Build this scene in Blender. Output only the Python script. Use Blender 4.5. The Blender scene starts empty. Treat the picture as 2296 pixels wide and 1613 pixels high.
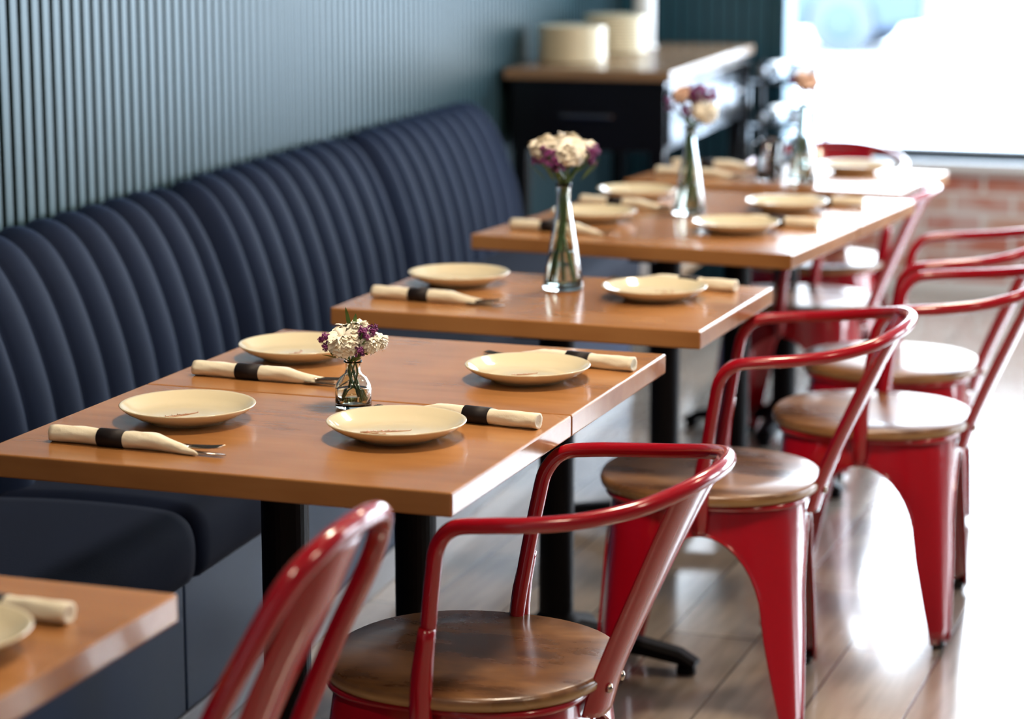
import bpy, bmesh, math, random
from mathutils import Vector, Matrix, Euler
random.seed(7)
scene = bpy.context.scene
COL = scene.collection
scene.view_settings.view_transform='Standard'

# ------------------------------------------------------------ helpers
def link(o, parent=None):
    COL.objects.link(o)
    if parent is not None:
        o.parent = parent
    return o

def empty(name, loc=(0,0,0), rot=0.0):
    e = bpy.data.objects.new(name, None)
    e.empty_display_size = 0.1
    e.location = loc
    e.rotation_euler = (0,0,rot)
    COL.objects.link(e)
    return e

def mesh_from(name, verts, faces, mat=None, smooth=True):
    me = bpy.data.meshes.new(name)
    me.from_pydata([tuple(v) for v in verts], [], faces)
    me.update()
    bm = bmesh.new(); bm.from_mesh(me)
    bmesh.ops.recalc_face_normals(bm, faces=bm.faces)
    bm.to_mesh(me); bm.free()
    if mat: me.materials.append(mat)
    if smooth:
        for p in me.polygons: p.use_smooth = True
    return me

def obj(name, me, parent=None, loc=(0,0,0), rot=(0,0,0)):
    o = bpy.data.objects.new(name, me)
    o.location = loc; o.rotation_euler = rot
    return link(o, parent)

class Geo:
    def __init__(s): s.v=[]; s.f=[]; s.m=[]
    def add(s, v, f, m=0):
        n=len(s.v); s.v += [tuple(x) for x in v]
        for q in f:
            s.f.append(tuple(i+n for i in q)); s.m.append(m)
    def mesh(s, name, mats, smooth=True, recalc=True):
        me=bpy.data.meshes.new(name); me.from_pydata(s.v,[],s.f)
        for m in mats: me.materials.append(m)
        for p,mi in zip(me.polygons,s.m):
            p.material_index=mi; p.use_smooth=smooth
        if recalc:
            bm=bmesh.new(); bm.from_mesh(me)
            bmesh.ops.recalc_face_normals(bm, faces=bm.faces)
            bm.to_mesh(me); bm.free()
        me.update()
        return me

def box_geo(x0,x1,y0,y1,z0,z1):
    v=[(x0,y0,z0),(x1,y0,z0),(x1,y1,z0),(x0,y1,z0),(x0,y0,z1),(x1,y0,z1),(x1,y1,z1),(x0,y1,z1)]
    f=[(0,3,2,1),(4,5,6,7),(0,1,5,4),(1,2,6,5),(2,3,7,6),(3,0,4,7)]
    return v,f

def bevel_box(name,x0,x1,y0,y1,z0,z1,mat,bev=0.004,seg=3,parent=None,loc=(0,0,0),rot=(0,0,0)):
    v,f=box_geo(x0,x1,y0,y1,z0,z1)
    me=bpy.data.meshes.new(name); me.from_pydata(v,[],f)
    bm=bmesh.new(); bm.from_mesh(me)
    if bev>0:
        bmesh.ops.bevel(bm, geom=list(bm.edges)+list(bm.verts), offset=bev, segments=seg, affect='EDGES', profile=0.5)
    bmesh.ops.recalc_face_normals(bm, faces=bm.faces)
    bm.to_mesh(me); bm.free()
    me.materials.append(mat)
    return obj(name,me,parent,loc,rot)

def lathe_geo(prof, n=48, cx=0, cy=0, cz=0):
    v=[];f=[]
    k=len(prof)
    for i in range(n):
        a=2*math.pi*i/n
        for r,z in prof:
            v.append((cx+r*math.cos(a),cy+r*math.sin(a),cz+z))
    for i in range(n):
        j=(i+1)%n
        for p in range(k-1):
            f.append((i*k+p,j*k+p,j*k+p+1,i*k+p+1))
    return v,f

def clean(me):
    bm=bmesh.new(); bm.from_mesh(me)
    bmesh.ops.remove_doubles(bm, verts=bm.verts, dist=1e-6)
    bmesh.ops.recalc_face_normals(bm, faces=bm.faces)
    bm.to_mesh(me); bm.free(); return me

def lathe(name, prof, mat, n=48):
    v,f=lathe_geo(prof,n)
    me=mesh_from(name,v,f,mat)
    clean(me)
    for p in me.polygons: p.use_smooth=True
    return me

def catmull(pts, sub=8):
    P=[Vector(p) for p in pts]
    P=[P[0]*2-P[1]]+P+[P[-1]*2-P[-2]]
    out=[]
    for i in range(1,len(P)-2):
        for s in range(sub):
            t=s/sub
            a,b,c,d=P[i-1],P[i],P[i+1],P[i+2]
            out.append(0.5*((2*b)+(c-a)*t+(2*a-5*b+4*c-d)*t*t+(-a+3*b-3*c+d)*t**3))
    out.append(P[-2].copy())
    return out

def tube_geo(path, rad, n=10, squash=None):
    path=[Vector(p) for p in path]
    N=len(path)
    if not hasattr(rad,'__len__'): rad=[rad]*N
    v=[];f=[]
    T=(path[1]-path[0]).normalized()
    ref=Vector((0,0,1)) if abs(T.z)<0.9 else Vector((1,0,0))
    U=T.cross(ref).normalized()
    for i in range(N):
        if i==0: t=(path[1]-path[0])
        elif i==N-1: t=(path[-1]-path[-2])
        else: t=(path[i+1]-path[i-1])
        t.normalize()
        U=(U-t*U.dot(t)).normalized()
        W=t.cross(U)
        for k in range(n):
            a=2*math.pi*k/n
            v.append(path[i]+U*math.cos(a)*rad[i]+W*math.sin(a)*rad[i])
    for i in range(N-1):
        for k in range(n):
            l=(k+1)%n
            f.append((i*n+k,i*n+l,(i+1)*n+l,(i+1)*n+k))
    f.append(tuple(range(n))[::-1]); f.append(tuple((N-1)*n+k for k in range(n)))
    return v,f

# ------------------------------------------------------------ materials
def newmat(name):
    m=bpy.data.materials.new(name); m.use_nodes=True
    nt=m.node_tree; nt.nodes.clear()
    out=nt.nodes.new('ShaderNodeOutputMaterial')
    b=nt.nodes.new('ShaderNodeBsdfPrincipled')
    nt.links.new(b.outputs[0],out.inputs[0])
    return m,nt,b

def setp(b, **kw):
    for k,v in kw.items():
        k=k.replace('_',' ')
        if k in b.inputs: b.inputs[k].default_value=v

def simple(name, col, rough=0.5, metal=0.0, var=0.08, scale=8.0, bump=0.0, bscale=60, **kw):
    m,nt,b=newmat(name)
    tc=nt.nodes.new('ShaderNodeTexCoord')
    nz=nt.nodes.new('ShaderNodeTexNoise'); nz.inputs['Scale'].default_value=scale; nz.inputs['Detail'].default_value=5
    nt.links.new(tc.outputs['Object'],nz.inputs['Vector'])
    mr=nt.nodes.new('ShaderNodeMapRange'); mr.inputs['To Min'].default_value=1-var; mr.inputs['To Max'].default_value=1+var
    nt.links.new(nz.outputs['Fac'],mr.inputs['Value'])
    hs=nt.nodes.new('ShaderNodeHueSaturation'); hs.inputs['Color'].default_value=(*col,1)
    nt.links.new(mr.outputs[0],hs.inputs['Value'])
    nt.links.new(hs.outputs[0],b.inputs['Base Color'])
    b.inputs['Roughness'].default_value=rough; b.inputs['Metallic'].default_value=metal
    if bump>0:
        n2=nt.nodes.new('ShaderNodeTexNoise'); n2.inputs['Scale'].default_value=bscale; n2.inputs['Detail'].default_value=4
        nt.links.new(tc.outputs['Object'],n2.inputs['Vector'])
        bp=nt.nodes.new('ShaderNodeBump'); bp.inputs['Strength'].default_value=bump; bp.inputs['Distance'].default_value=0.005
        nt.links.new(n2.outputs['Fac'],bp.inputs['Height']); nt.links.new(bp.outputs[0],b.inputs['Normal'])
    for k,v in kw.items():
        kk=k.replace('_',' ')
        if kk in b.inputs: b.inputs[kk].default_value=v
    return m

def ramp(nt, pts):
    r=nt.nodes.new('ShaderNodeValToRGB')
    e=r.color_ramp.elements
    while len(e)<len(pts): e.new(0.5)
    for el,(p,c) in zip(e,pts):
        el.position=p; el.color=(*c,1)
    return r

def wood_table():
    m,nt,b=newmat('table_wood')
    tc=nt.nodes.new('ShaderNodeTexCoord'); oi=nt.nodes.new('ShaderNodeObjectInfo')
    mp=nt.nodes.new('ShaderNodeMapping'); mp.inputs['Scale'].default_value=(1.2,8,8)
    add=nt.nodes.new('ShaderNodeVectorMath'); add.operation='ADD'
    sc=nt.nodes.new('ShaderNodeMath'); sc.operation='MULTIPLY'; sc.inputs[1].default_value=17
    nt.links.new(oi.outputs['Random'],sc.inputs[0])
    nt.links.new(tc.outputs['Object'],add.inputs[0]); nt.links.new(sc.outputs[0],add.inputs[1])
    nt.links.new(add.outputs[0],mp.inputs['Vector'])
    n1=nt.nodes.new('ShaderNodeTexNoise'); n1.inputs['Scale'].default_value=4; n1.inputs['Detail'].default_value=4; n1.inputs['Distortion'].default_value=0.1
    nt.links.new(mp.outputs[0],n1.inputs['Vector'])
    n2=nt.nodes.new('ShaderNodeTexNoise'); n2.inputs['Scale'].default_value=3.5; n2.inputs['Detail'].default_value=2
    nt.links.new(add.outputs[0],n2.inputs['Vector'])
    mix=nt.nodes.new('ShaderNodeMath'); mix.operation='MULTIPLY_ADD'; mix.inputs[1].default_value=0.3
    nt.links.new(n1.outputs['Fac'],mix.inputs[0])
    m3=nt.nodes.new('ShaderNodeMath'); m3.operation='MULTIPLY'; m3.inputs[1].default_value=0.7
    nt.links.new(n2.outputs['Fac'],m3.inputs[0]); nt.links.new(m3.outputs[0],mix.inputs[2])
    r=ramp(nt,[(0.32,(0.30,0.123,0.037)),(0.5,(0.41,0.180,0.058)),(0.68,(0.49,0.230,0.080))])
    nt.links.new(mix.outputs[0],r.inputs[0])
    sx=nt.nodes.new('ShaderNodeSeparateXYZ'); nt.links.new(add.outputs[0],sx.inputs[0])
    dv=nt.nodes.new('ShaderNodeMath'); dv.operation='DIVIDE'; dv.inputs[1].default_value=0.13
    fl=nt.nodes.new('ShaderNodeMath'); fl.operation='FLOOR'
    wn=nt.nodes.new('ShaderNodeTexWhiteNoise'); wn.noise_dimensions='1D'
    nt.links.new(sx.outputs['Y'],dv.inputs[0]); nt.links.new(dv.outputs[0],fl.inputs[0]); nt.links.new(fl.outputs[0],wn.inputs['W'])
    mr=nt.nodes.new('ShaderNodeMapRange'); mr.inputs['To Min'].default_value=0.95; mr.inputs['To Max'].default_value=1.04
    nt.links.new(wn.outputs['Value'],mr.inputs['Value'])
    hs=nt.nodes.new('ShaderNodeHueSaturation'); nt.links.new(r.outputs[0],hs.inputs['Color']); nt.links.new(mr.outputs[0],hs.inputs['Value'])
    nt.links.new(hs.outputs[0],b.inputs['Base Color'])
    rr=nt.nodes.new('ShaderNodeMapRange'); rr.inputs['To Min'].default_value=0.18; rr.inputs['To Max'].default_value=0.32
    nt.links.new(n2.outputs['Fac'],rr.inputs['Value']); nt.links.new(rr.outputs[0],b.inputs['Roughness'])
    setp(b, Coat_Weight=0.25, Coat_Roughness=0.10)
    return m

def wood_seat():
    m,nt,b=newmat('seat_wood_worn')
    tc=nt.nodes.new('ShaderNodeTexCoord'); oi=nt.nodes.new('ShaderNodeObjectInfo')
    sc=nt.nodes.new('ShaderNodeMath'); sc.operation='MULTIPLY'; sc.inputs[1].default_value=9
    nt.links.new(oi.outputs['Random'],sc.inputs[0])
    add=nt.nodes.new('ShaderNodeVectorMath'); add.operation='ADD'
    nt.links.new(tc.outputs['Object'],add.inputs[0]); nt.links.new(sc.outputs[0],add.inputs[1])
    mp=nt.nodes.new('ShaderNodeMapping'); mp.inputs['Scale'].default_value=(2.2,5,5)
    nt.links.new(add.outputs[0],mp.inputs['Vector'])
    n1=nt.nodes.new('ShaderNodeTexNoise'); n1.inputs['Scale'].default_value=1.6; n1.inputs['Detail'].default_value=10; n1.inputs['Distortion'].default_value=0.25; n1.inputs['Roughness'].default_value=0.62
    nt.links.new(mp.outputs[0],n1.inputs['Vector'])
    r=ramp(nt,[(0.34,(0.050,0.024,0.013)),(0.45,(0.125,0.055,0.022)),(0.55,(0.21,0.098,0.036)),(0.68,(0.32,0.165,0.065))])
    nt.links.new(n1.outputs['Fac'],r.inputs[0])
    sx=nt.nodes.new('ShaderNodeSeparateXYZ'); nt.links.new(tc.outputs['Object'],sx.inputs[0])
    mr=nt.nodes.new('ShaderNodeMapRange'); mr.inputs['From Min'].default_value=0.437; mr.inputs['From Max'].default_value=0.444
    mr.inputs['To Min'].default_value=0.85; mr.inputs['To Max'].default_value=0.0
    nt.links.new(sx.outputs['Z'],mr.inputs['Value'])
    mx=nt.nodes.new('ShaderNodeMix'); mx.data_type='RGBA'
    nt.links.new(mr.outputs[0],mx.inputs[0]); nt.links.new(r.outputs[0],mx.inputs[6]); mx.inputs[7].default_value=(0.46,0.27,0.10,1)
    nt.links.new(mx.outputs[2],b.inputs['Base Color'])
    rr=nt.nodes.new('ShaderNodeMapRange'); rr.inputs['To Min'].default_value=0.16; rr.inputs['To Max'].default_value=0.42
    nt.links.new(n1.outputs['Fac'],rr.inputs['Value']); nt.links.new(rr.outputs[0],b.inputs['Roughness'])
    bp=nt.nodes.new('ShaderNodeBump'); bp.inputs['Strength'].default_value=0.2; bp.inputs['Distance'].default_value=0.003
    nt.links.new(n1.outputs['Fac'],bp.inputs['Height']); nt.links.new(bp.outputs[0],b.inputs['Normal'])
    setp(b, Coat_Weight=0.25, Coat_Roughness=0.15)
    return m

def floor_mat():
    m,nt,b=newmat('floor_planks')
    tc=nt.nodes.new('ShaderNodeTexCoord')
    mp=nt.nodes.new('ShaderNodeMapping'); mp.inputs['Rotation'].default_value=(0,0,math.radians(90))
    nt.links.new(tc.outputs['Object'],mp.inputs['Vector'])
    bk=nt.nodes.new('ShaderNodeTexBrick'); bk.offset=0.37
    bk.inputs['Scale'].default_value=1.0; bk.inputs['Brick Width'].default_value=1.2; bk.inputs['Row Height'].default_value=0.19
    bk.inputs['Mortar Size'].default_value=0.003; bk.inputs['Mortar Smooth'].default_value=0.2
    bk.inputs['Color1'].default_value=(0.44,0.365,0.29,1); bk.inputs['Color2'].default_value=(0.34,0.275,0.215,1); bk.inputs['Mortar'].default_value=(0.10,0.085,0.07,1)
    nt.links.new(mp.outputs[0],bk.inputs['Vector'])
    m2=nt.nodes.new('ShaderNodeMapping'); m2.inputs['Scale'].default_value=(14,1.4,1)
    nt.links.new(tc.outputs['Object'],m2.inputs['Vector'])
    n1=nt.nodes.new('ShaderNodeTexNoise'); n1.inputs['Scale'].default_value=3; n1.inputs['Detail'].default_value=8
    nt.links.new(m2.outputs[0],n1.inputs['Vector'])
    mr=nt.nodes.new('ShaderNodeMapRange'); mr.inputs['To Min'].default_value=0.65; mr.inputs['To Max'].default_value=1.35
    nt.links.new(n1.outputs['Fac'],mr.inputs['Value'])
    hs=nt.nodes.new('ShaderNodeHueSaturation'); nt.links.new(bk.outputs['Color'],hs.inputs['Color']); nt.links.new(mr.outputs[0],hs.inputs['Value'])
    nt.links.new(hs.outputs[0],b.inputs['Base Color'])
    rr=nt.nodes.new('ShaderNodeMapRange'); rr.inputs['To Min'].default_value=0.14; rr.inputs['To Max'].default_value=0.32
    nt.links.new(n1.outputs['Fac'],rr.inputs['Value']); nt.links.new(rr.outputs[0],b.inputs['Roughness'])
    bp=nt.nodes.new('ShaderNodeBump'); bp.inputs['Strength'].default_value=0.3; bp.inputs['Distance'].default_value=0.002
    nt.links.new(bk.outputs['Fac'],bp.inputs['Height']); bp.invert=True; nt.links.new(bp.outputs[0],b.inputs['Normal'])
    setp(b, Coat_Weight=0.9, Coat_Roughness=0.12, Coat_IOR=1.8)
    return m

def brick_mat():
    m,nt,b=newmat('brick_whitewashed')
    tc=nt.nodes.new('ShaderNodeTexCoord')
    mp=nt.nodes.new('ShaderNodeMapping'); mp.inputs['Rotation'].default_value=(math.radians(-90),0,0)
    nt.links.new(tc.outputs['Object'],mp.inputs['Vector'])
    bk=nt.nodes.new('ShaderNodeTexBrick')
    bk.inputs['Scale'].default_value=1.0; bk.inputs['Brick Width'].default_value=0.23; bk.inputs['Row Height'].default_value=0.078
    bk.inputs['Mortar Size'].default_value=0.009
    bk.inputs['Color1'].default_value=(0.50,0.12,0.07,1); bk.inputs['Color2'].default_value=(0.62,0.38,0.29,1); bk.inputs['Mortar'].default_value=(0.74,0.70,0.66,1)
    nt.links.new(mp.outputs[0],bk.inputs['Vector'])
    n1=nt.nodes.new('ShaderNodeTexNoise'); n1.inputs['Scale'].default_value=5; n1.inputs['Detail'].default_value=6
    nt.links.new(tc.outputs['Object'],n1.inputs['Vector'])
    r=ramp(nt,[(0.50,(0,0,0)),(0.70,(0.8,0.8,0.8))]); nt.links.new(n1.outputs['Fac'],r.inputs[0])
    mx=nt.nodes.new('ShaderNodeMix'); mx.data_type='RGBA'
    nt.links.new(r.outputs[0],mx.inputs[0]); nt.links.new(bk.outputs['Color'],mx.inputs[6]); mx.inputs[7].default_value=(0.74,0.71,0.69,1)
    nt.links.new(mx.outputs[2],b.inputs['Base Color'])
    b.inputs['Roughness'].default_value=0.7
    bp=nt.nodes.new('ShaderNodeBump'); bp.inputs['Strength'].default_value=0.6; bp.inputs['Distance'].default_value=0.006; bp.invert=True
    nt.links.new(bk.outputs['Fac'],bp.inputs['Height']); nt.links.new(bp.outputs[0],b.inputs['Normal'])
    return m

def glass(name, col=(0.93,0.98,0.96), rough=0.0, ior=1.45):
    m,nt,b=newmat(name)
    b.inputs['Base Color'].default_value=(*col,1); b.inputs['Roughness'].default_value=rough
    b.inputs['IOR'].default_value=ior; b.inputs['Transmission Weight'].default_value=1.0
    return m

def pane_mat():
    m=bpy.data.materials.new('window_pane'); m.use_nodes=True; nt=m.node_tree; nt.nodes.clear()
    out=nt.nodes.new('ShaderNodeOutputMaterial'); mx=nt.nodes.new('ShaderNodeMixShader'); mx.inputs[0].default_value=0.05
    t=nt.nodes.new('ShaderNodeBsdfTransparent'); g=nt.nodes.new('ShaderNodeBsdfGlossy'); g.inputs['Roughness'].default_value=0.0
    nt.links.new(t.outputs[0],mx.inputs[1]); nt.links.new(g.outputs[0],mx.inputs[2]); nt.links.new(mx.outputs[0],out.inputs[0])
    return m

def emis(name,col,st):
    m=bpy.data.materials.new(name); m.use_nodes=True; nt=m.node_tree; nt.nodes.clear()
    out=nt.nodes.new('ShaderNodeOutputMaterial'); e=nt.nodes.new('ShaderNodeEmission')
    e.inputs[0].default_value=(*col,1); e.inputs[1].default_value=st
    nt.links.new(e.outputs[0],out.inputs[0]); return m

M_table=wood_table(); M_seat=wood_seat(); M_floor=floor_mat(); M_brick=brick_mat()
M_red=simple('red_enamel',(0.37,0.002,0.011),0.18,var=0.08,scale=5,Coat_Weight=0.6,Coat_Roughness=0.05)
M_black=simple('black_cast_iron',(0.002,0.002,0.003),0.5,var=0.2,bump=0.1,Specular_IOR_Level=0.15)
M_blackgloss=simple('black_lacquer',(0.003,0.003,0.004),0.25,var=0.1,scale=3)
M_plate=simple('ivory_stoneware',(0.77,0.68,0.47),0.12,var=0.02,scale=4,Coat_Weight=0.6,Coat_Roughness=0.04)
M_sprig=simple('brown_plate_print',(0.45,0.22,0.13),0.3,var=0.05)
M_napkin=simple('ivory_paper_napkin',(0.84,0.77,0.60),0.8,var=0.04,scale=30,bump=0.5,bscale=45)
M_band=simple('dark_napkin_band',(0.012,0.008,0.009),0.6,var=0.1,Specular_IOR_Level=0.3)
M_steel=simple('cutlery_steel',(0.50,0.42,0.36),0.18,metal=1.0,var=0.05)
M_glass=glass('vase_glass',(0.93,0.98,0.96)); M_water=glass('water',(0.93,0.99,0.96),0,1.33)
M_tumbler=glass('tumbler_glass',(0.98,0.99,1.0))
M_stem=simple('flower_stem_green',(0.07,0.14,0.02),0.5,var=0.25,scale=40)
M_petal=simple('carnation_petal_cream',(0.95,0.89,0.75),0.6,var=0.04,scale=40)
M_petalpink=simple('carnation_petal_blush',(0.90,0.64,0.50),0.6,var=0.08,scale=40)
M_purple=simple('statice_purple',(0.22,0.03,0.17),0.6,var=0.3,scale=60)
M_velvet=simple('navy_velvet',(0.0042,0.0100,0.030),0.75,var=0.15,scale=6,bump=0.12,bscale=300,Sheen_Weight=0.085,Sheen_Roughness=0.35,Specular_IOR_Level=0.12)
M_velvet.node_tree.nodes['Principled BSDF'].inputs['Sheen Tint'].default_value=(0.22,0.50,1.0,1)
M_seatvelvet_shaded=simple('navy_velvet_seat_shaded',(0.0030,0.0065,0.020),0.8,var=0.15,scale=6,bump=0.12,bscale=300,Sheen_Weight=0.03,Sheen_Roughness=0.4,Specular_IOR_Level=0.08)  # same navy velvet, darkened: shade of the tables on the seats put into colour
M_bbase=simple('banquette_base_blue',(0.004,0.022,0.068),0.45,var=0.1,Specular_IOR_Level=0.2)
M_teal=simple('teal_slat_paint',(0.023,0.052,0.062),0.42,var=0.05,scale=2,Specular_IOR_Level=0.36)
M_teal.node_tree.nodes['Principled BSDF'].inputs['Specular Tint'].default_value=(0.65,0.9,1.0,1)
M_tealdark=simple('teal_groove_paint',(0.003,0.006,0.007),0.9,var=0.05,scale=2,Specular_IOR_Level=0.1)
M_teal2=simple('deep_teal_panel_paint',(0.020,0.095,0.13),0.45,var=0.05,scale=2)
M_ceil=simple('ceiling_paint',(0.28,0.27,0.26),0.8,var=0.02)
M_plaster=simple('plaster_paint',(0.10,0.095,0.09),0.8,var=0.03)
M_white=simple('white_paint',(0.8,0.8,0.78),0.4,var=0.02)
M_kick=simple('kickboard_grey',(0.30,0.31,0.33),0.4,var=0.03)
M_frame=simple('black_window_frame',(0.006,0.007,0.008),0.6,var=0.05,Specular_IOR_Level=0.15)
M_pane=pane_mat()
M_sidewood=simple('console_oak',(0.26,0.16,0.09),0.25,var=0.25,scale=6,bump=0.1)
M_street=simple('pale_pavement',(0.82,0.84,0.87),0.8,var=0.05,scale=0.6)
M_car=simple('car_blue',(0.055,0.080,0.115),0.5,var=0.02,Specular_IOR_Level=0.3)
M_carglass=simple('car_glass',(0.05,0.065,0.09),0.3,var=0.02)
M_wheel=simple('wheel_grey',(0.065,0.08,0.10),0.6,var=0.05)
M_rubber=simple('rubber',(0.02,0.02,0.02),0.7,var=0.1)
M_lamp=emis('lamp_diffuser',(1.0,0.80,0.58),14)
M_bottle=simple('bottle_dark_glass',(0.006,0.010,0.012),0.12,var=0.05,Specular_IOR_Level=0.3)
M_foil=simple('bottle_foil',(0.30,0.31,0.33),0.35,metal=1.0,var=0.05)
M_paper=simple('white_paper_roll',(0.85,0.85,0.84),0.8,var=0.02,scale=20,bump=0.2)

# ------------------------------------------------------------ room
TH=math.radians(3.3)
W0=Vector((-2.735,7.30,0))
def loc2w(a,b,z=0):
    c,s=math.cos(TH),math.sin(TH)
    return Vector((W0.x+a*c-b*s, W0.y+a*s+b*c, z))

def slat_mesh(name, length, height, pitch, gw, gd, mats, z0=0.0):
    g=Geo(); y=0
    while y<length-1e-6:
        y1=min(y+pitch-gw,length)
        y2=min(y+pitch,length)
        e=0.002
        pts=[(-gd,y),(-e,y),(0,y+e),(0,y1-e),(-e,y1),(-gd,y1)]
        for i in range(len(pts)-1):
            (xa,ya),(xb,yb)=pts[i],pts[i+1]
            g.add([(xa,ya,z0),(xb,yb,z0),(xb,yb,height),(xa,ya,height)],[(0,1,2,3)],0 if 0<i<4 else 1)
        if y2>y1:
            g.add([(-gd,y1,z0),(-gd,y2,z0),(-gd,y2,height),(-gd,y1,height)],[(0,1,2,3)],1)
        y=y2
    g.add(*box_geo(-0.15,-gd-0.001,0,length,z0,height),m=1)
    return g.mesh(name,mats,smooth=False,recalc=False)

H=2.95
me=slat_mesh('wall_left',11.05,H,0.047,0.016,0.018,[M_teal,M_tealdark])
p=loc2w(0,-8.9)
obj('wall_left',me,None,p,(0,0,TH))

YB=9.42
WL=-2.19; WR=3.1; WZ0=0.54; WZ1=2.55
me=slat_mesh('wall_back_panelling',0.80,H,0.05,0.010,0.010,[M_teal2,M_tealdark])
wb=empty('wall_back',(0,0,0))
obj('panelling',me,wb,(-2.99,YB,0),(0,0,math.radians(-90)))
g=Geo()
g.add(*box_geo(WL,WR+0.3,YB+0.0,YB+0.18,0,WZ0-0.05)); me=g.mesh('brick_base',[M_brick],smooth=False)
obj('brick_base',me,wb)
g=Geo(); g.add(*box_geo(WL,WR+0.3,YB,YB+0.18,WZ1,H)); obj('lintel',g.mesh('lintel',[M_plaster],smooth=False),wb)
bevel_box('reveal',WL-0.005,WL+0.02,YB-0.012,YB+0.18,WZ0,WZ1,M_teal2,0.003,2,wb)
win=empty('window_1',(0,0,0))
bevel_box('sill',WL,WR,YB-0.09,YB+0.16,WZ0-0.05,WZ0-0.018,M_white,0.005,2,win)
bevel_box('frame_bottom',WL+0.02,WR,YB-0.02,YB+0.09,WZ0-0.018,WZ0+0.020,M_frame,0.003,2,win)
bevel_box('frame_top',WL+0.02,WR,YB+0.03,YB+0.09,WZ1-0.05,WZ1,M_frame,0.003,2,win)
for i,x in enumerate([0.45]):
    bevel_box('mullion_%d'%(i+1),x-0.025,x+0.025,YB+0.03,YB+0.09,WZ0,WZ1,M_frame,0.003,2,win)
g=Geo(); g.add([(WL+0.02,YB+0.06,WZ0),(WR,YB+0.06,WZ0),(WR,YB+0.06,WZ1),(WL+0.02,YB+0.06,WZ1)],[(0,1,2,3)])
obj('pane',g.mesh('pane',[M_pane],smooth=False),win)

XR=3.1; Y2=6.8
wr=empty('wall_right')
for nm,a in (('below_window',(XR,XR+0.18,-3,YB+0.18,0,0.6)),('above_window',(XR,XR+0.18,-3,YB+0.18,2.5,H)),('pier_near',(XR,XR+0.18,-3,Y2,0.6,2.5)),('pier_far',(XR,XR+0.18,8.6,YB+0.18,0.6,2.5))):
    g=Geo(); g.add(*box_geo(*a)); obj(nm,g.mesh(nm,[M_plaster],smooth=False),wr)
fill_win=empty('fill_window')  # unseen side window, added to let in fill light from the right
bevel_box('frame_bottom',XR+0.05,XR+0.1,Y2,8.6,0.6,0.65,M_frame,0.003,2,fill_win)
bevel_box('mullion',XR+0.05,XR+0.1,7.7,7.75,0.65,2.5,M_frame,0.003,2,fill_win)
g=Geo(); g.add(*box_geo(-2.6,XR+0.18,-3.2,-3.0,0,H)); obj('wall_front',g.mesh('wall_front',[M_plaster],smooth=False))
g=Geo(); g.add(*box_geo(-3.3,XR+0.3,-3.2,YB+0.18,-0.1,0)); obj('floor',g.mesh('floor',[M_floor],smooth=False))
g=Geo(); g.add(*box_geo(-3.3,XR+0.3,-3.2,YB+0.18,H,H+0.1)); obj('ceiling',g.mesh('ceiling',[M_ceil],smooth=False))
bevel_box('baseboard_back',WL,XR,YB-0.015,YB,0,0.05,M_white,0.003,2)

# street
g=Geo(); g.add(*box_geo(-60,60,YB+0.2,90,-0.2,-0.05)); g.add(*box_geo(XR+0.4,60,-30,YB+0.2,-0.2,-0.05))
obj('street_pavement',g.mesh('street_pavement',[M_street],smooth=False))
car=empty('parked_car',(-6.3,24.5,-0.05))
side=[(-2.2,0.35),(-2.25,0.62),(-2.1,0.85),(-1.55,0.95),(-0.95,1.38),(0.35,1.42),(1.05,0.98),(1.95,0.86),(2.22,0.62),(2.2,0.32),(1.75,0.25),(1.68,0.45),(1.4,0.6),(1.12,0.45),(1.05,0.25),(-1.05,0.25),(-1.12,0.45),(-1.4,0.6),(-1.68,0.45),(-1.75,0.25)]
bm=bmesh.new()
vs=[bm.verts.new((x,-0.85,z)) for x,z in side]; fc=bm.faces.new(vs)
r=bmesh.ops.extrude_face_region(bm,geom=[fc])
for e in r['geom']:
    if isinstance(e,bmesh.types.BMVert): e.co.y=0.85
for vv in bm.verts:
    if vv.co.z>1.2: vv.co.y*=0.78
bmesh.ops.recalc_face_normals(bm,faces=bm.faces)
bmesh.ops.bevel(bm,geom=[e for e in bm.edges if abs(e.verts[0].co.y-e.verts[1].co.y)<0.3],offset=0.04,segments=2,affect='EDGES')
me=bpy.data.meshes.new('body'); bm.to_mesh(me); bm.free(); me.materials.append(M_car); obj('body',me,car)
g=Geo()
for s in (-1,1):
    g.add([(-1.35,s*0.868,0.98),(0.85,s*0.868,0.98),(0.32,s*0.72,1.34),(-0.92,s*0.72,1.32)],[(0,1,2,3)])
obj('side_windows',g.mesh('side_windows',[M_carglass],smooth=False),car)
wm=lathe('wheel',[(0,-0.1),(0.2,-0.1),(0.3,-0.09),(0.32,-0.06),(0.32,0.06),(0.3,0.09),(0.2,0.1),(0,0.1)],M_wheel,32)
hm=lathe('hubcap',[(0,-0.115),(0.1,-0.115),(0.19,-0.10),(0.19,0.10),(0.1,0.115),(0,0.115)],M_car,24)
for i,(x,y) in enumerate([(-1.4,-0.78),(1.4,-0.78),(-1.4,0.78),(1.4,0.78)]):
    obj('wheel_%d'%(i+1),wm,car,(x,y,0.32),(math.radians(90),0,0))
    obj('hubcap_%d'%(i+1),hm,car,(x,y,0.32),(math.radians(90),0,0))

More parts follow.
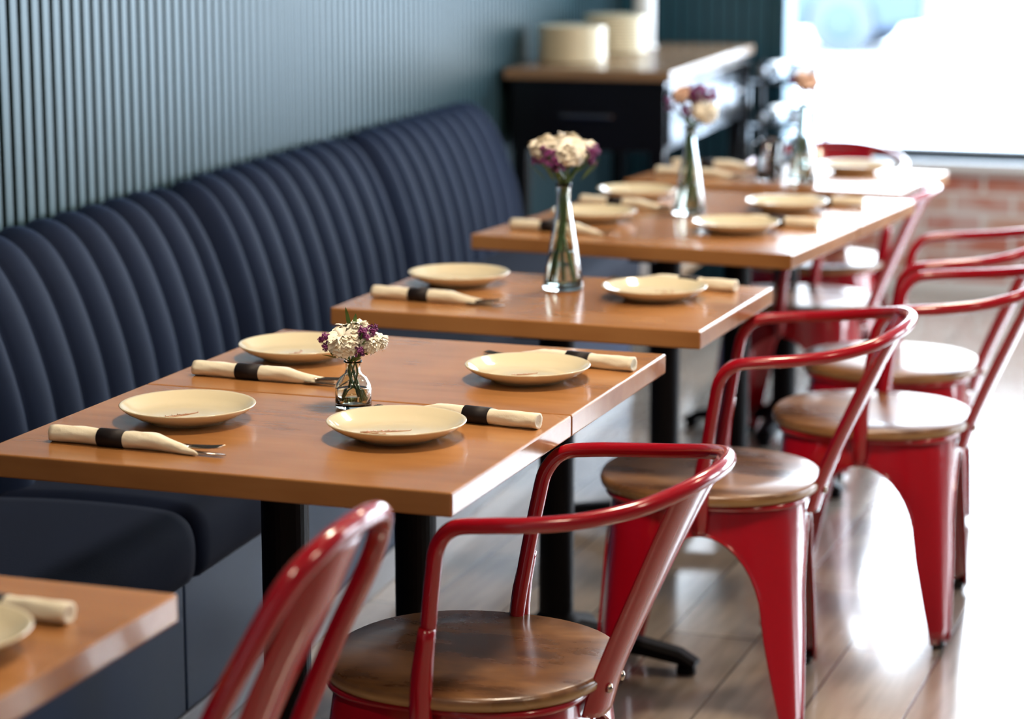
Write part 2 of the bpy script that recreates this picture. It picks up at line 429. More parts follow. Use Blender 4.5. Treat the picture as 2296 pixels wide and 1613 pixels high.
# ceiling lamps
lm=lathe('shade',[(0.0,0),(0.22,0),(0.235,0.01),(0.235,0.06),(0,0.06)],M_white,40)
dm=lathe('diffuser',[(0,0.0),(0.21,0.0),(0.21,-0.008),(0,-0.012)],M_lamp,40)
for (x,y,P_) in [(-1.0,1.3,10),(-1.0,3.6,48),(-1.0,6.0,36),(0.9,2.4,13),(0.9,5.0,13)]:
    e=empty('ceiling_lamp',(x,y,H-0.06))
    obj('housing',lm,e); obj('diffuser',dm,e)
    ld=bpy.data.lights.new('lamp_light','AREA'); ld.shape='DISK'; ld.size=0.42; ld.energy=P_; ld.color=(1.0,0.82,0.62)
    lo=bpy.data.objects.new('lamp_light',ld); lo.location=(0,0,-0.03); link(lo,e)

# ------------------------------------------------------------ banquette
def banquette():
    root=empty('banquette',W0,TH)
    L=1.175; NC=10; cw=L/NC
    prof=catmull([(0.205,0.43,0),(0.203,0.49,0),(0.188,0.59,0),(0.163,0.68,0),(0.130,0.765,0),(0.090,0.832,0),(0.052,0.862,0),(0.022,0.858,0),(0.006,0.81,0)],3)
    pts=[(p.x,p.y) for p in prof]
    nr=[]
    for i in range(len(pts)):
        a=pts[max(i-1,0)]; b=pts[min(i+1,len(pts)-1)]
        dx,dz=b[0]-a[0],b[1]-a[1]; l=math.hypot(dx,dz); nr.append((dz/l,-dx/l))
    S=12
    for seg in range(6):
        b1=-seg*L-0.002; b0=b1-L+0.004
        v=[];f=[]
        cols=NC*S+1; rows=len(pts)
        for c in range(cols):
            u=c/S; fr=u-math.floor(u)
            if c==cols-1: fr=0.0
            bul=0.028*(math.sin(math.pi*fr))**0.6 if 0<fr<1 else 0.0
            y=b0+(b1-b0)*c/(cols-1)
            dist=min(c,cols-1-c)/S
            drop=0.050*max(0,1-dist/0.8)**2
            for r_,((a,z),(na,nz)) in enumerate(zip(pts,nr)):
                o=bul-drop*0.6
                v.append((max(a+na*o,0.001),y,z+nz*o-(drop*0.4 if r_>8 else 0)))
        for c in range(cols-1):
            for r_ in range(rows-1):
                i=c*rows+r_
                f.append((i,i+rows,i+rows+1,i+1))
        for c in (0,cols-1):
            n=len(v); y=v[c*rows][1]
            v+= [(0.001,y,0.43)]
            for r_ in range(rows-1): f.append((c*rows+r_,c*rows+r_+1,n))
        obj('backrest_%d'%(seg+1),mesh_from('backrest',v,f,M_velvet),root)
        prs=catmull([(0.17,0.455,0),(0.35,0.462,0),(0.52,0.458,0),(0.575,0.445,0),(0.597,0.41,0),(0.597,0.35,0),(0.585,0.325,0)],4)
        v=[];f=[]; rr=len(prs)+1; ys=[0,0.006,0.02,0.05]+[0.05+(L-0.1)*k/8 for k in range(1,8)]+[L-0.05,L-0.02,L-0.006,L]
        for y in ys:
            e=min(y,L-y); sh=0.012*max(0,1-e/0.02)
            for q in prs: v.append((q.x-(sh if q.x>0.5 else 0),b0+y*(L-0.004)/L,q.y-(sh if q.y>0.4 else 0)))
            v.append((0.17,b0+y*(L-0.004)/L,0.325))
        for c in range(len(ys)-1):
            for r_ in range(rr):
                s=(r_+1)%rr
                f.append((c*rr+r_,(c+1)*rr+r_,(c+1)*rr+s,c*rr+s))
        f.append(tuple(range(rr))); f.append(tuple((len(ys)-1)*rr+k for k in range(rr)))
        me=mesh_from('seat',v,f,M_seatvelvet_shaded)
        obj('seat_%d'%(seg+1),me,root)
        bevel_box('base_%d'%(seg+1),0.02,0.565,b0,b1,0.07,0.325,M_bbase,0.004,2,root)
    bevel_box('kickboard',0.02,0.57,-6*L,0,0.0,0.07,M_kick,0.002,1,root)
banquette()

# ------------------------------------------------------------ tables
TD=0.035
def base_meshes():
    g=Geo()
    v,f=lathe_geo([(0,0.05),(0.06,0.05),(0.055,0.075),(0.036,0.10),(0.036,0.69),(0.05,0.70),(0,0.70)],28); g.add(v,f)
    g.add(*box_geo(-0.17,0.17,-0.03,0.03,0.695,0.715)); g.add(*box_geo(-0.03,0.03,-0.17,0.17,0.694,0.7149))
    for ax,ln in ((0,0.30),(1,0.20)):
        for s in (-1,1):
            sec=[]
            for k in range(9):
                t=k/8; x=0.02+t*(ln-0.02)
                zt=0.085-0.045*t**1.2-(0.012 if k==8 else 0); zb=0.045-0.027*t**1.5 if t<0.9 else 0.016
                w=0.030-0.006*t
                sec.append((x,w,zb,zt))
            v=[]
            for x,w,zb,zt in sec:
                for yy,zz in ((-w,zb),(w,zb),(w,zt-0.008),(w*0.6,zt),(-w*0.6,zt),(-w,zt-0.008)):
                    v.append((s*x,yy,zz) if ax==0 else (yy,s*x,zz))
            f=[]
            for k in range(8):
                for q in range(6):
                    f.append((k*6+q,k*6+(q+1)%6,(k+1)*6+(q+1)%6,(k+1)*6+q))
            f.append(tuple(range(6))); f.append(tuple(48+q for q in range(6)))
            g.add(v,f)
            px=s*(ln-0.022)
            v,f=lathe_geo([(0,0),(0.020,0),(0.020,0.014),(0.012,0.022),(0,0.022)],16,px if ax==0 else 0,px if ax==1 else 0); g.add(v,f)
    return g.mesh('pedestal_base',[M_black],smooth=False)
BASE=base_meshes()
def table(x0,x1,y0,y1,rot=0.0):
    cx,cy=(x0+x1)/2,(y0+y1)/2
    e=empty('dining_table',(cx,cy,0),rot)
    hx,hy=(x1-x0)/2,(y1-y0)/2
    bevel_box('top',-hx,hx,-hy,hy,0.75-TD,0.75,M_table,0.0035,3,e)
    obj('pedestal',BASE,e)
    return e
table(-2.00,-1.262,1.90,2.43)
table(-1.868,-1.132,2.980,3.503)
table(-1.868,-1.132,3.506,4.040)
table(-1.875,-1.128,4.28,4.82,math.radians(-1))
r4=math.radians(-5)
table(-1.955,-1.165,5.30,5.82,r4)
table(-1.915,-1.120,5.827,6.347,r4)
table(-1.935,-1.145,6.48,7.03,math.radians(-4))

# ------------------------------------------------------------ plates
PP=[(0,0.0035),(0.052,0.0035),(0.056,0.0),(0.060,0.0),(0.063,0.004),(0.080,0.009),(0.096,0.018),(0.1035,0.0245),(0.1045,0.0262),(0.1030,0.0270),(0.099,0.0255),(0.088,0.0165),(0.074,0.0105),(0.060,0.0085),(0,0.008)]
PLATE=lathe('plate',PP,M_plate,72)
def sprig_mesh():
    g=Geo(); rnd=random.Random(3)
    for k in range(7):
        a=-0.7+0.28*k; x,y=-0.045,-0.03
        pts=[(x,y,0.0086)]
        for s in range(7):
            a+=rnd.uniform(-0.2,0.2); x+=0.012*math.cos(a); y+=0.009*math.sin(a)
            pts.append((x,y,0.0086))
            if rnd.random()<0.7:
                v,f=tube_geo([(x,y,0.0086),(x+0.007*math.cos(a+1),y+0.007*math.sin(a+1),0.0086)],[0.0004,0.0008],5); g.add(v,f)
        v,f=tube_geo(pts,0.0004,5); g.add(v,f)
    return g.mesh('printed_sprig',[M_sprig])
SPR=sprig_mesh()
def plate(x,y,rot=0,print_=True):
    e=empty('plate',(x,y,0.75),rot)
    obj('dish',PLATE,e)
    if print_: obj('printed_sprig',SPR,e)
for (x,y,r) in [(-1.408,2.150,0),(-1.676,3.276,0.3),(-1.330,3.272,-0.2),(-1.723,3.793,0.8),(-1.287,3.745,0.1),(-1.744,4.639,1.2),(-1.315,4.600,2),
                (-1.776,5.668,0),(-1.801,6.125,1),(-1.397,5.585,2),(-1.373,6.010,0),(-1.38,6.90,0)]:
    plate(x,y,r)

# ------------------------------------------------------------ napkin rolls
def napkin_meshes(seed):
    rnd=random.Random(seed)
    L=0.238; N=34; K=20; R=0.0128
    v=[];f=[]
    for i in range(N+1):
        t=i/N; x=t*L
        tp=max(0,(t-0.72)/0.28)
        ry=R*(1.05-0.35*tp)*(1+0.03*math.sin(9*t+seed)); rz=R*(0.95-0.62*tp)
        oy=0.010*tp*tp*(1 if seed%2 else -1)
        for k in range(K):
            a=2*math.pi*k/K
            rr=1+0.05*math.sin(3*a+14*t+seed)+0.04*math.sin(7*a-25*t)+ (0.10 if (k==3) else 0)
            if 0.30<t<0.55: rr=1+0.02*math.sin(3*a+seed)
            rid=0.10*math.exp(-((a-(6.0*t+1.0))/0.25)**2) if t>0.5 else 0
            yy=ry*math.cos(a)*(rr+rid); zz=rz*math.sin(a)*(rr+rid)
            xx=x
            if i>=N-1: xx=x+0.014*(math.cos(a)*(1 if seed%2 else -1))
            v.append((xx,yy+oy,max(zz+rz+0.0,0.0)))
    for i in range(N):
        for k in range(K):
            l=(k+1)%K; f.append((i*K+k,i*K+l,(i+1)*K+l,(i+1)*K+k))
    for i,dx in ((0,0.006),(N,-0.006)):
        ring=[v[i*K+k] for k in range(K)]
        c=Vector((0,0,0))
        for q in ring: c+=Vector(q)
        c/=K
        n=len(v); 
        for q in ring: 
            w=c+(Vector(q)-c)*0.72; v.append((w.x,w.y,w.z))
        for k in range(K): f.append((i*K+k,i*K+(k+1)%K,n+(k+1)%K,n+k))
        m=len(v); v.append((c.x+dx,c.y,c.z))
        for k in range(K): f.append((n+k,n+(k+1)%K,m))
    roll=mesh_from('roll',v,f,M_napkin)
    v=[];f=[]
    xs=[0.34*L,0.34*L,0.52*L,0.52*L]; sc=[0.98,1.09,1.09,0.98]
    for x,s in zip(xs,sc):
        for k in range(24):
            a=2*math.pi*k/24
            v.append((x,R*1.08*s*math.cos(a),max(R*0.98*s*math.sin(a)+R*0.95,0.0002)))
    for i in range(3):
        for k in range(24): f.append((i*24+k,i*24+(k+1)%24,(i+1)*24+(k+1)%24,(i+1)*24+k))
    band=mesh_from('band',v,f,M_band)
    g=Geo()
    oy=0.008
    for j in range(4):
        y=-0.0075+0.005*j+oy
        g.add(*tube_geo(catmull([(L-0.012,y*0.8,0.009),(L+0.018,y,0.010),(L+0.040,y,0.0125)],4),[0.0016]*4+[0.0014]*4+[0.0006],6))
    g.add(*box_geo(L-0.04,L-0.008,-0.0085+oy,0.0085+oy,0.007,0.0095))
    v=[(L-0.03,-0.012,0.004),(L+0.045,-0.010,0.003),(L+0.052,-0.006,0.003),(L+0.045,-0.001,0.003),(L-0.03,0.0,0.004)]
    v2=[(a,b,c+0.0015) for a,b,c in v]
    g.add(v+v2,[(0,1,2,3,4),(9,8,7,6,5)]+[(i,(i+1)%5,5+(i+1)%5,5+i) for i in range(5)])
    return roll,band,g.mesh('cutlery',[M_steel])
NAP=[napkin_meshes(s) for s in (1,2,3)]
def napkin(p0,p1,k=0):
    dx,dy=p1[0]-p0[0],p1[1]-p0[1]
    e=empty('napkin_roll',(p0[0],p0[1],0.75),math.atan2(dy,dx))
    r_,b_,c_=NAP[k%3]
    obj('roll',r_,e); obj('band',b_,e); obj('cutlery',c_,e)
naps=[((-1.320,2.283),(-1.555,2.290)),((-1.800,3.083),(-1.56,3.075)),((-1.826,3.600),(-1.568,3.590)),((-1.148,3.392),(-1.38,3.419)),((-1.140,3.868),(-1.375,3.900)),
 ((-1.845,4.425),(-1.60,4.405)),((-1.180,4.726),(-1.42,4.765)),((-1.916,5.460),(-1.66,5.42)),((-1.90,5.955),(-1.66,5.905)),((-1.225,5.70),(-1.46,5.730)),((-1.20,6.125),(-1.43,6.155)),
 ((-1.90,6.66),(-1.70,6.64)),((-1.91,6.86),(-1.67,6.88))]
for i,(a,b) in enumerate(naps): napkin(a,b,i)

# ------------------------------------------------------------ flowers and vases
def carnation(g, c, r, mi, rnd, axis=Vector((0,0,1)), npet=70):
    c=Vector(c); axis=axis.normalized()
    rot=Vector((0,0,1)).rotation_difference(axis)
    for i in range(npet):
        ph=i*2.39996+rnd.uniform(-.3,.3)
        ct=1-1.35*(i+0.5)/npet
        st=math.sqrt(max(0,1-ct*ct))
        d=Vector((st*math.cos(ph),st*math.sin(ph),ct))
        side=d.cross(Vector((0,0,1)))
        if side.length<1e-3: side=Vector((1,0,0))
        side.normalize()
        ang=rnd.uniform(-0.9,0.9)
        upv=side.cross(d).normalized()
        s2=side*math.cos(ang)+upv*math.sin(ang); n2=d.cross(s2).normalized()
        R=r*rnd.uniform(0.9,1.08); w=r*rnd.uniform(0.38,0.55)
        v=[];f=[]; NU,NV=8,4
        p1=rnd.uniform(0,6)
        for a in range(NV):
            t=a/(NV-1); rad=R*(0.25+0.75*t)
            for b in range(NU):
                s=(b/(NU-1)*2-1)
                wid=w*(0.2+0.8*t)
                ruf=0.13*r*t*t*math.sin(s*9+p1)+0.10*r*t*math.sin(s*4+p1*2)
                edge=-0.12*R*s*s*t + (0.05*R*math.sin(s*16+p1) if a==NV-1 else 0)
                curl=0.55*r*t*t*t
                P=d*(rad+edge-0.15*r*t*t*t)+s2*s*wid+n2*(ruf+curl)
                v.append(c+rot@P)
        for a in range(NV-1):
            for b in range(NU-1):
                k=a*NU+b; f.append((k,k+1,k+NU+1,k+NU))
        g.add(v,f,mi)

def statice(g,c,r,mi,rnd,n=16):
    for i in range(n):
        d=Vector((rnd.gauss(0,1),rnd.gauss(0,1),rnd.gauss(0,1))).normalized()*r*rnd.uniform(0.4,1.0)
        p=Vector(c)+d
        carnation(g,p,r*rnd.uniform(0.28,0.40),mi,rnd,Vector((d.x,d.y,abs(d.z)+0.3*r)),9)

def leaf(g,base,tip,w,mi):
    base=Vector(base); tip=Vector(tip); d=tip-base
    s=d.cross(Vector((0,0.3,1))).normalized()*w
    up=Vector((0,0,w*0.6))
    v=[base,base+d*0.35+s+up,base+d*0.35-s+up,base+d*0.4,base+d*0.75+s*0.6+up*0.6,base+d*0.75-s*0.6+up*0.6,base+d*0.75,tip]
    f=[(0,1,3),(0,3,2),(1,4,6,3),(3,6,5,2),(4,7,6),(6,7,5)]
    g.add(v,f,mi)

def bouquet(name,ztop_neck,neck_r,heads,statices,seed,bottom_z=0.01,bottom_r=0.02,sr=0.0019):
    rnd=random.Random(seed); g=Geo()
    for (x,y,z,r,mi) in heads:
        a=rnd.uniform(0,6.28)
        bx,by=bottom_r*math.cos(a),bottom_r*math.sin(a)
        nx,ny=neck_r*0.5*math.cos(a+2.5),neck_r*0.5*math.sin(a+2.5)
        path=catmull([(bx,by,bottom_z),(nx*1.1,ny*1.1,ztop_neck*0.65),(nx,ny,ztop_neck),(x*0.7,y*0.7,ztop_neck+(z-ztop_neck)*0.6),(x,y,z-r*0.25)],5)
        g.add(*tube_geo(path,sr,7),m=0)
        ax=Vector((x*0.6,y*0.6,0.06)).normalized()
        p=Vector((x,y,z))
        g.add(*tube_geo([p-ax*r*1.1,p-ax*r*0.8,p-ax*r*0.35],[0.0022,r*0.22,r*0.30],9),m=0)
        carnation(g,(x,y,z),r,mi,rnd,ax)
    for (x,y,z,r) in statices:
        a=rnd.uniform(0,6.28)
        path=catmull([(bottom_r*math.cos(a),bottom_r*math.sin(a),bottom_z),(neck_r*0.5*math.cos(a+3),neck_r*0.5*math.sin(a+3),ztop_neck),(x*0.8,y*0.8,z-r),(x,y,z)],5)
        g.add(*tube_geo(path,sr*0.8,6),m=0)
        statice(g,(x,y,z),r,2,rnd)
        leaf(g,(x*0.6,y*0.6,ztop_neck+(z-ztop_neck)*0.3),(x*1.3,y*1.3,z-r*0.8),0.004,0)
    return g.mesh(name,[M_stem,M_petal,M_purple,M_petalpink],recalc=False)

def bottle_vase(x,y):
    e=empty('flower_vase',(x,y,0.75))
    prof=[(0,0.0),(0.026,0.0),(0.0285,0.002),(0.0285,0.030),(0.027,0.038),(0.021,0.048),(0.0135,0.054),(0.0115,0.060),(0.0115,0.068),(0.0135,0.0715),(0.0150,0.073),(0.0140,0.0745),(0.0100,0.0735),(0.0095,0.062),(0.0105,0.054),(0.018,0.047),(0.0245,0.037),(0.0260,0.030),(0.0260,0.008),(0.020,0.005),(0,0.005)]
    obj('glass_bottle',lathe('glass_bottle',prof,M_glass,48),e)
    w=[(0,0.0055),(0.0235,0.0085),(0.0256,0.010),(0.0256,0.030),(0,0.030)]
    obj('water',lathe('water',w,M_water,40),e)
    heads=[(-0.006,-0.020,0.106,0.0255,1),(0.030,-0.004,0.105,0.018,1),(-0.018,0.014,0.116,0.019,1),(0.008,0.004,0.124,0.018,1),(0.040,0.010,0.106,0.015,1)]
    st=[(-0.038,-0.010,0.110,0.014),(-0.033,-0.018,0.094,0.011),(0.024,-0.018,0.122,0.012),(0.022,-0.026,0.094,0.009),(0.034,0.0,0.126,0.010)]
    obj('bouquet',bouquet('bouquet',0.07,0.009,heads,st,4,0.012,0.016,0.0015),e)
    g=Geo(); leaf(g,(-0.004,0,0.12),(-0.010,-0.004,0.160),0.005,0); leaf(g,(0.002,0,0.12),(0.006,0.0,0.150),0.004,0)
    obj('leaf_tip',g.mesh('leaf_tip',[M_stem],recalc=False),e)
bottle_vase(-1.4745,3.449)

TV=[(0,0.0),(0.038,0.0),(0.0410,0.004),(0.0405,0.012),(0.034,0.055),(0.026,0.105),(0.019,0.145),(0.0145,0.175),(0.0135,0.195),(0.0140,0.208),(0.0165,0.216),(0.0155,0.218),(0.0118,0.208),(0.0112,0.195),(0.0122,0.175),(0.0165,0.145),(0.0235,0.105),(0.0315,0.055),(0.0375,0.013),(0.034,0.008),(0,0.008)]
TVM=lathe('glass_carafe',TV,M_glass,48)
TWM=lathe('water',[(0,0.0085),(0.033,0.0085),(0.0368,0.014),(0.0310,0.055),(0.0275,0.078),(0,0.078)],M_water,40)
def tall_vase(x,y,heads,st,seed,sc=1.0):
    e=empty('flower_vase',(x,y,0.75)); e.scale=(sc,sc,sc)
    obj('glass_carafe',TVM,e); obj('water',TWM,e)
    obj('bouquet',bouquet('bouquet',0.20,0.010,heads,st,seed,0.014,0.022,0.0028),e)
tall_vase(-1.5205,4.646,[(-0.042,-0.006,0.290,0.027,1),(0.022,-0.022,0.284,0.031,1),(0.0,0.018,0.298,0.026,1),(0.034,0.020,0.286,0.025,1)],
          [(-0.018,-0.036,0.270,0.020),(0.062,-0.005,0.284,0.016),(-0.002,-0.028,0.258,0.017),(-0.055,-0.01,0.266,0.013),(0.052,0.02,0.266,0.014),(-0.03,-0.03,0.285,0.012)],11)
tall_vase(-1.585,5.853,[(-0.020,-0.006,0.300,0.025,3),(0.040,-0.012,0.262,0.033,1),(0.018,0.02,0.285,0.024,1)],
          [(-0.045,-0.01,0.275,0.020),(0.022,-0.022,0.312,0.026),(0.052,-0.01,0.305,0.020),(0.0,-0.025,0.265,0.020),(-0.03,-0.01,0.295,0.014)],12)
tall_vase(-1.470,6.62,[(0.010,-0.005,0.280,0.032,3)],[(-0.024,-0.005,0.283,0.016)],13)

TM=lathe('tumbler',[(0,0),(0.027,0),(0.029,0.002),(0.036,0.105),(0.0345,0.105),(0.0275,0.008),(0,0.006)],M_tumbler,36)
for (x,y) in [(-1.58,6.73),(-1.515,6.82),(-1.57,6.615)]:
    obj('drinking_glass',TM,None,(x,y,0.75))

# ------------------------------------------------------------ chairs
def superell(phi, n):
    c,s=abs(math.cos(phi)),abs(math.sin(phi))
    return (c**n+s**n)**(-1/n)

def chair_seat_mesh():
    v=[];f=[]; K=72
    rings=[(0.0,0.428),(0.201,0.428),(0.210,0.431),(0.212,0.440),(0.210,0.447),(0.204,0.450),(0.12,0.4495),(0.0,0.449)]
    for r,z in rings:
        for k in range(K):
            a=2*math.pi*k/K; q=r*superell(a,2.3)/1.0
            v.append((q*math.cos(a),q*math.sin(a),z))
    for i in range(len(rings)-1):
        for k in range(K):
            l=(k+1)%K; f.append((i*K+k,i*K+l,(i+1)*K+l,(i+1)*K+k))
    me=mesh_from('seat',v,f,M_seat); clean(me)
    for p in me.polygons: p.use_smooth=True
    return me

def wleg(z):
    zt=0.372
    if z>=zt: return 1.0
    t=(zt-z)/zt
    q=min(t/0.45,1.0)
    w=1-0.72*math.sqrt(1-(1-q)**2.2)
    if t>0.45: w=0.28-0.18*((t-0.45)/0.55)
    return w
HX0,HX1,HY0,HY1=0.184,0.215,0.184,0.278
def chair_frame_mesh():
    g=Geo()
    zs=[0.429,0.415,0.395,0.380,0.372,0.371,0.368,0.362,0.352,0.338,0.32,0.30,0.275,0.25,0.22,0.18,0.13,0.08,0.04,0.012]
    th=0.0035
    for leg in range(4):
        pc=math.pi/4+leg*math.pi/2; S=16
        outer=[];inner=[]
        for z in zs:
            t=(0.429-z)/0.429
            hx=HX0+(HX1-HX0)*t; hy=HY0+(HY1-HY0)*t
            w=wleg(z)*math.pi/4
            n=3.2+1.2*t
            for s in range(S+1):
                u=s/S*2-1
                phi=pc+u*w
                r=superell(phi,n)
                rb=0.004*math.exp(-(u*w/0.09)**2) if z<0.40 else 0
                cx,sy=math.cos(phi),math.sin(phi)
                outer.append(Vector((cx*(r*hx+rb),sy*(r*hy+rb),z)))
                inner.append(Vector((cx*(r*hx+rb-th),sy*(r*hy+rb-th),z)))
        n0=len(outer); v=outer+inner; f=[]
        W=S+1
        for i in range(len(zs)-1):
            for s in range(S):
                a=i*W+s
                f.append((a,a+1,a+W+1,a+W)); f.append((n0+a,n0+a+W,n0+a+W+1,n0+a+1))
            if zs[i+1]<0.372:
                for s in (0,S):
                    a=i*W+s; f.append((a,a+W,n0+a+W,n0+a))
        i=len(zs)-1
        for s in range(S):
            a=i*W+s; f.append((a,a+1,n0+a+1,n0+a))
        g.add(v,f,0)
        for s in (0,S):
            path=[outer[i*W+s] for i in range(4,len(zs))]
            g.add(*tube_geo(path,0.0034,6),m=0)
        hb=superell(pc,4.4)
        v,f=lathe_geo([(0,0),(0.012,0),(0.014,0.008),(0.011,0.02),(0,0.02)],14,(hb*HX1-0.010)*math.cos(pc),(hb*HY1-0.010)*math.sin(pc))
        g.add(v,f,1)
    K=64
    path=[]
    for k in range(K+1):
        a=2*math.pi*k/K; r=0.192*superell(a,3.0); path.append((r*math.cos(a),r*math.sin(a),0.423))
    g.add(*tube_geo(path,0.006,8),m=0)
    return g.mesh('frame',[M_red,M_rubber])

def arm_mesh():
    half=[(0.0,-0.192,0.40),(0.002,-0.198,0.46),(0.012,-0.210,0.54),(0.026,-0.224,0.630),(0.036,-0.232,0.674),(0.062,-0.238,0.702),(0.11,-0.240,0.710),(0.17,-0.236,0.715),(0.24,-0.218,0.723),(0.305,-0.178,0.736),(0.350,-0.110,0.750),(0.370,-0.035,0.757)]
    other=[(x,-y,z) for x,y,z in half[::-1]]
    g=Geo()
    g.add(*tube_geo(catmull(half+other,6),0.0115,14))
    for s in (-1,1):
        g.add(*tube_geo(catmull([(0.0,s*0.200,0.375),(0.0,s*0.208,0.43),(0.004,s*0.212,0.49),(0.014,s*0.218,0.55)],4),[0.013,0.015,0.016,0.0165,0.0168,0.0165,0.016,0.0155,0.015,0.014,0.0135,0.013,0.012],12))
    return g.mesh('arm_tube',[M_red])

def slat_back_mesh(pts):
    P=catmull([(a,b,c) for a,b,c in pts],6)
    v=[];f=[];S=10
    for lay in (0,1):
        for i,q in enumerate(P):
            a=P[max(i-1,0)]; b=P[min(i+1,len(P)-1)]
            dx,dz=b.x-a.x,b.y-a.y; l=math.hypot(dx,dz); nx,nz=dz/l,-dx/l
            for s in range(S+1):
                u=s/S*2-1
                crown=0.010*(1-u*u)-0.012*abs(u)**5
                o=crown-(0.003 if lay else 0)
                v.append((q.x+nx*o,u*q.z,q.y+nz*o))
    W=S+1;N=len(P)*W
    for i in range(len(P)-1):
        for s in range(S):
            a=i*W+s; f.append((a,a+1,a+W+1,a+W)); f.append((N+a,N+a+W,N+a+W+1,N+a+1))
        for s in (0,S):
            a=i*W+s; f.append((a,a+W,N+a+W,N+a))
    for i in (0,len(P)-1):
        for s in range(S):
            a=i*W+s; f.append((a,a+1,N+a+1,N+a))
    return mesh_from('back_slat',v,f,M_red)

SEAT=chair_seat_mesh(); FRAME=chair_frame_mesh(); ARM=arm_mesh()
SLAT=slat_back_mesh([(0.200,0.385,0.056),(0.216,0.44,0.056),(0.244,0.51,0.064),(0.284,0.60,0.080),(0.325,0.69,0.098),(0.354,0.748,0.110)])
def bracket_mesh():
    g=Geo()
    for y in (-0.03,0.03):
        v,f=lathe_geo([(0,-0.004),(0.007,-0.004),(0.007,0.003),(0,0.005)],12,0.0,0.0); 
        v=[(0.220+z,y+a,0.428+b) for a,b,z in v]; g.add(v,f)
    return g.mesh('rivets',[M_steel])
RIV=bracket_mesh()
def armchair(x,y,rot=0.0):
    e=empty('metal_armchair',(x,y,0),rot)
    obj('seat',SEAT,e); obj('frame',FRAME,e); obj('arm_tube',ARM,e); obj('back_slat',SLAT,e); obj('rivets',RIV,e)
armchair(-1.190,3.215,0.0)
armchair(-1.150,4.435,math.radians(9))
armchair(-0.965,5.090,math.radians(4))
armchair(-1.04,5.69,math.radians(7))
armchair(-1.45,6.50,0.0)
armchair(-1.56,7.23,math.radians(90))
def arch_mesh():
    half=[(0.160,-0.150,0.40),(0.172,-0.160,0.46),(0.206,-0.168,0.56),(0.252,-0.168,0.67),(0.303,-0.155,0.77),(0.332,-0.125,0.830),(0.350,-0.075,0.858),(0.355,-0.02,0.866)]
    other=[(x,-y,z) for x,y,z in half[::-1]]
    g=Geo(); g.add(*tube_geo(catmull(half+other,6),0.0135,14)); return g.mesh('back_tube',[M_red])
ARCH=arch_mesh()
SLAT2=slat_back_mesh([(0.170,0.385,0.042),(0.182,0.46,0.043),(0.214,0.56,0.046),(0.260,0.67,0.052),(0.310,0.77,0.058),(0.345,0.854,0.064)])
e=empty('metal_side_chair',(-1.375,2.390,0),0.0)
obj('seat',SEAT,e); obj('frame',FRAME,e); obj('back_tube',ARCH,e); obj('back_slat',SLAT2,e); obj('rivets',RIV,e)

# ------------------------------------------------------------ console and things on it
con=empty('console_table',W0,TH)
A0,A1,B0,B1=0.045,0.575,0.42,1.88
bevel_box('top',A0-0.02,A1+0.02,B0-0.02,B1+0.02,0.925,0.96,M_sidewood,0.004,2,con)
bevel_box('body',A0,A1,B0,B1,0.69,0.925,M_blackgloss,0.004,2,con)
for i,(a,b) in enumerate([(A0+.03,B0+.03),(A1-.03,B0+.03),(A0+.03,B1-.03),(A1-.03,B1-.03)]):
    bevel_box('leg_%d'%(i+1),a-.025,a+.025,b-.025,b+.025,0,0.69,M_blackgloss,0.003,2,con)
bevel_box('shelf',A0+.01,A1-.01,B0+.01,B1-.01,0.22,0.245,M_sidewood,0.003,2,con)
bevel_box('end_handle',0.22,0.40,B0-0.02,B0-0.008,0.80,0.812,M_steel,0.003,2,con)
for k in range(3):
    bb=B0+0.03+k*0.47
    bevel_box('drawer_%d'%(k+1),A1,A1+0.012,bb,bb+0.44,0.71,0.905,M_blackgloss,0.003,2,con)
    bevel_box('drawer_handle_%d'%(k+1),A1+0.012,A1+0.025,bb+0.17,bb+0.29,0.80,0.81,M_steel,0.002,1,con)
def stack(n,pitch,r):
    prof=[(0,0)]
    for i in range(n):
        z=i*pitch
        prof+=[(r*0.93,z+0.001),(r*0.99,z+pitch*0.35),(r,z+pitch*0.6),(r*0.985,z+pitch*0.85)]
    z=n*pitch
    prof+=[(r*0.96,z),(r*0.75,z-0.010),(0,z-0.012)]
    return prof
for (x,y,n) in [(-2.615,8.08,11),(-2.62,8.62,12)]:
    obj('plate_stack',lathe('plate_stack',stack(n,0.0115,0.122),M_plate,56),None,(x,y,0.96))
obj('paper_towel_roll',lathe('paper_towel_roll',[(0,0),(0.05,0),(0.05,0.008),(0.036,0.010),(0.040,0.014),(0.040,0.25),(0.012,0.25),(0.006,0.255),(0.006,0.28),(0.010,0.288),(0,0.295)],M_paper,40),None,(-2.60,8.92,0.96))
jm=lathe('storage_jar',[(0,0),(0.05,0),(0.055,0.005),(0.055,0.15),(0.045,0.17),(0.045,0.19),(0.05,0.19),(0.05,0.205),(0,0.207)],M_white,32)
for k,b in enumerate([0.62,0.80,1.0,1.25]):
    q=loc2w(0.45,b,0.245); obj('storage_jar',jm,None,q)
wr_=empty('wine_rack',(-2.10,9.16,0))
for i,(x,y) in enumerate([(-0.13,-0.11),(0.13,-0.11),(-0.13,0.11),(0.13,0.11)]):
    bevel_box('post_%d'%(i+1),x-.012,x+.012,y-.012,y+.012,0,0.90,M_blackgloss,0.002,1,wr_)
bm_=lathe('bottle',[(0,0),(0.036,0),(0.038,0.004),(0.038,0.17),(0.030,0.20),(0.015,0.225),(0.0145,0.27)],M_bottle,24)
cm_=lathe('cap',[(0,0),(0.0165,0),(0.0165,-0.05),(0.015,-0.052)],M_foil,20)
k=0
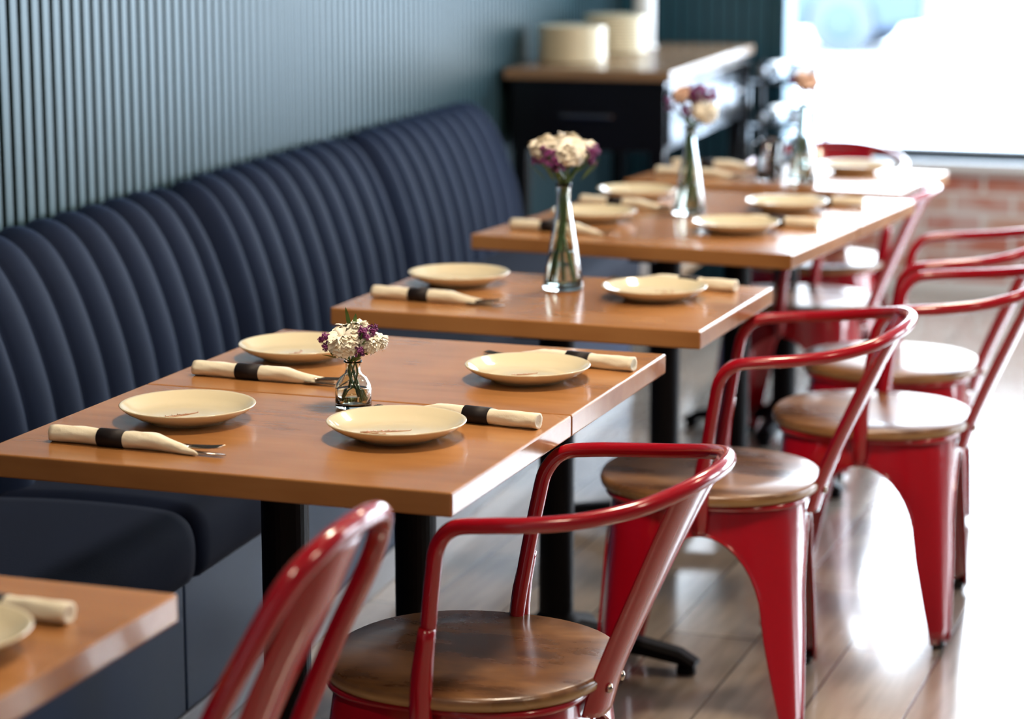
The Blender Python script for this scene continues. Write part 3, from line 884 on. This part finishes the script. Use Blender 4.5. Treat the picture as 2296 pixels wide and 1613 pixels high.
for lvl,z in enumerate([0.12,0.30,0.48,0.66,0.83]):
    g=Geo()
    for y in (-0.11,0.11): g.add(*box_geo(-0.13,0.13,y-.008,y+.008,z-0.012,z))
    for x in (-0.13,0.13): g.add(*box_geo(x-.008,x+.008,-0.11,0.11,z-0.011,z-.001))
    obj('rail_%d'%(lvl+1),g.mesh('rail',[M_blackgloss],smooth=False),wr_)
    if lvl>0:
        for x in (-0.065,0.05):
            k+=1
            obj('bottle_%d'%k,bm_,wr_,(x,0.12,z+0.038),(math.radians(90),0,0))
            obj('cap_%d'%k,cm_,wr_,(x,-0.155,z+0.038),(math.radians(90),0,0))

# ------------------------------------------------------------ world and light
w=bpy.data.worlds.new('World'); scene.world=w; w.use_nodes=True; nt=w.node_tree; nt.nodes.clear()
out=nt.nodes.new('ShaderNodeOutputWorld'); bg=nt.nodes.new('ShaderNodeBackground')
tc=nt.nodes.new('ShaderNodeTexCoord'); sx=nt.nodes.new('ShaderNodeSeparateXYZ')
nt.links.new(tc.outputs['Generated'],sx.inputs[0])
rp=ramp(nt,[(0.0,(0.90,0.95,1.0)),(0.25,(0.78,0.89,1.0)),(1.0,(0.50,0.72,1.0))]); nt.links.new(sx.outputs['Z'],rp.inputs[0])
nt.links.new(rp.outputs[0],bg.inputs[0]); bg.inputs[1].default_value=15.0
nt.links.new(bg.outputs[0],out.inputs[0])
def portal(loc,rot,sx_,sy_):
    ld=bpy.data.lights.new('window_portal','AREA'); ld.shape='RECTANGLE'; ld.size=sx_; ld.size_y=sy_
    ld.cycles.is_portal=True
    o=bpy.data.objects.new('window_portal',ld); o.location=loc; o.rotation_euler=rot; COL.objects.link(o)
portal(((WL+WR)/2,YB+0.2,(WZ0+WZ1)/2),(math.radians(-90),0,0),WR-WL,WZ1-WZ0)
portal((XR+0.2,(Y2+8.6)/2,1.55),(0,math.radians(90),0),1.9,8.6-Y2)

# ------------------------------------------------------------ camera
cd=bpy.data.cameras.new('Camera'); cam=bpy.data.objects.new('Camera',cd); COL.objects.link(cam)
cd.lens=85.6; cd.sensor_width=36; cd.sensor_fit='HORIZONTAL'
cam.location=(0,0,1.55); cam.rotation_euler=(math.radians(90-10.95),0,math.radians(19.34))
cd.dof.use_dof=True; cd.dof.focus_distance=3.75; cd.dof.aperture_fstop=2.8
cd.clip_start=0.05; cd.clip_end=300
scene.camera=cam
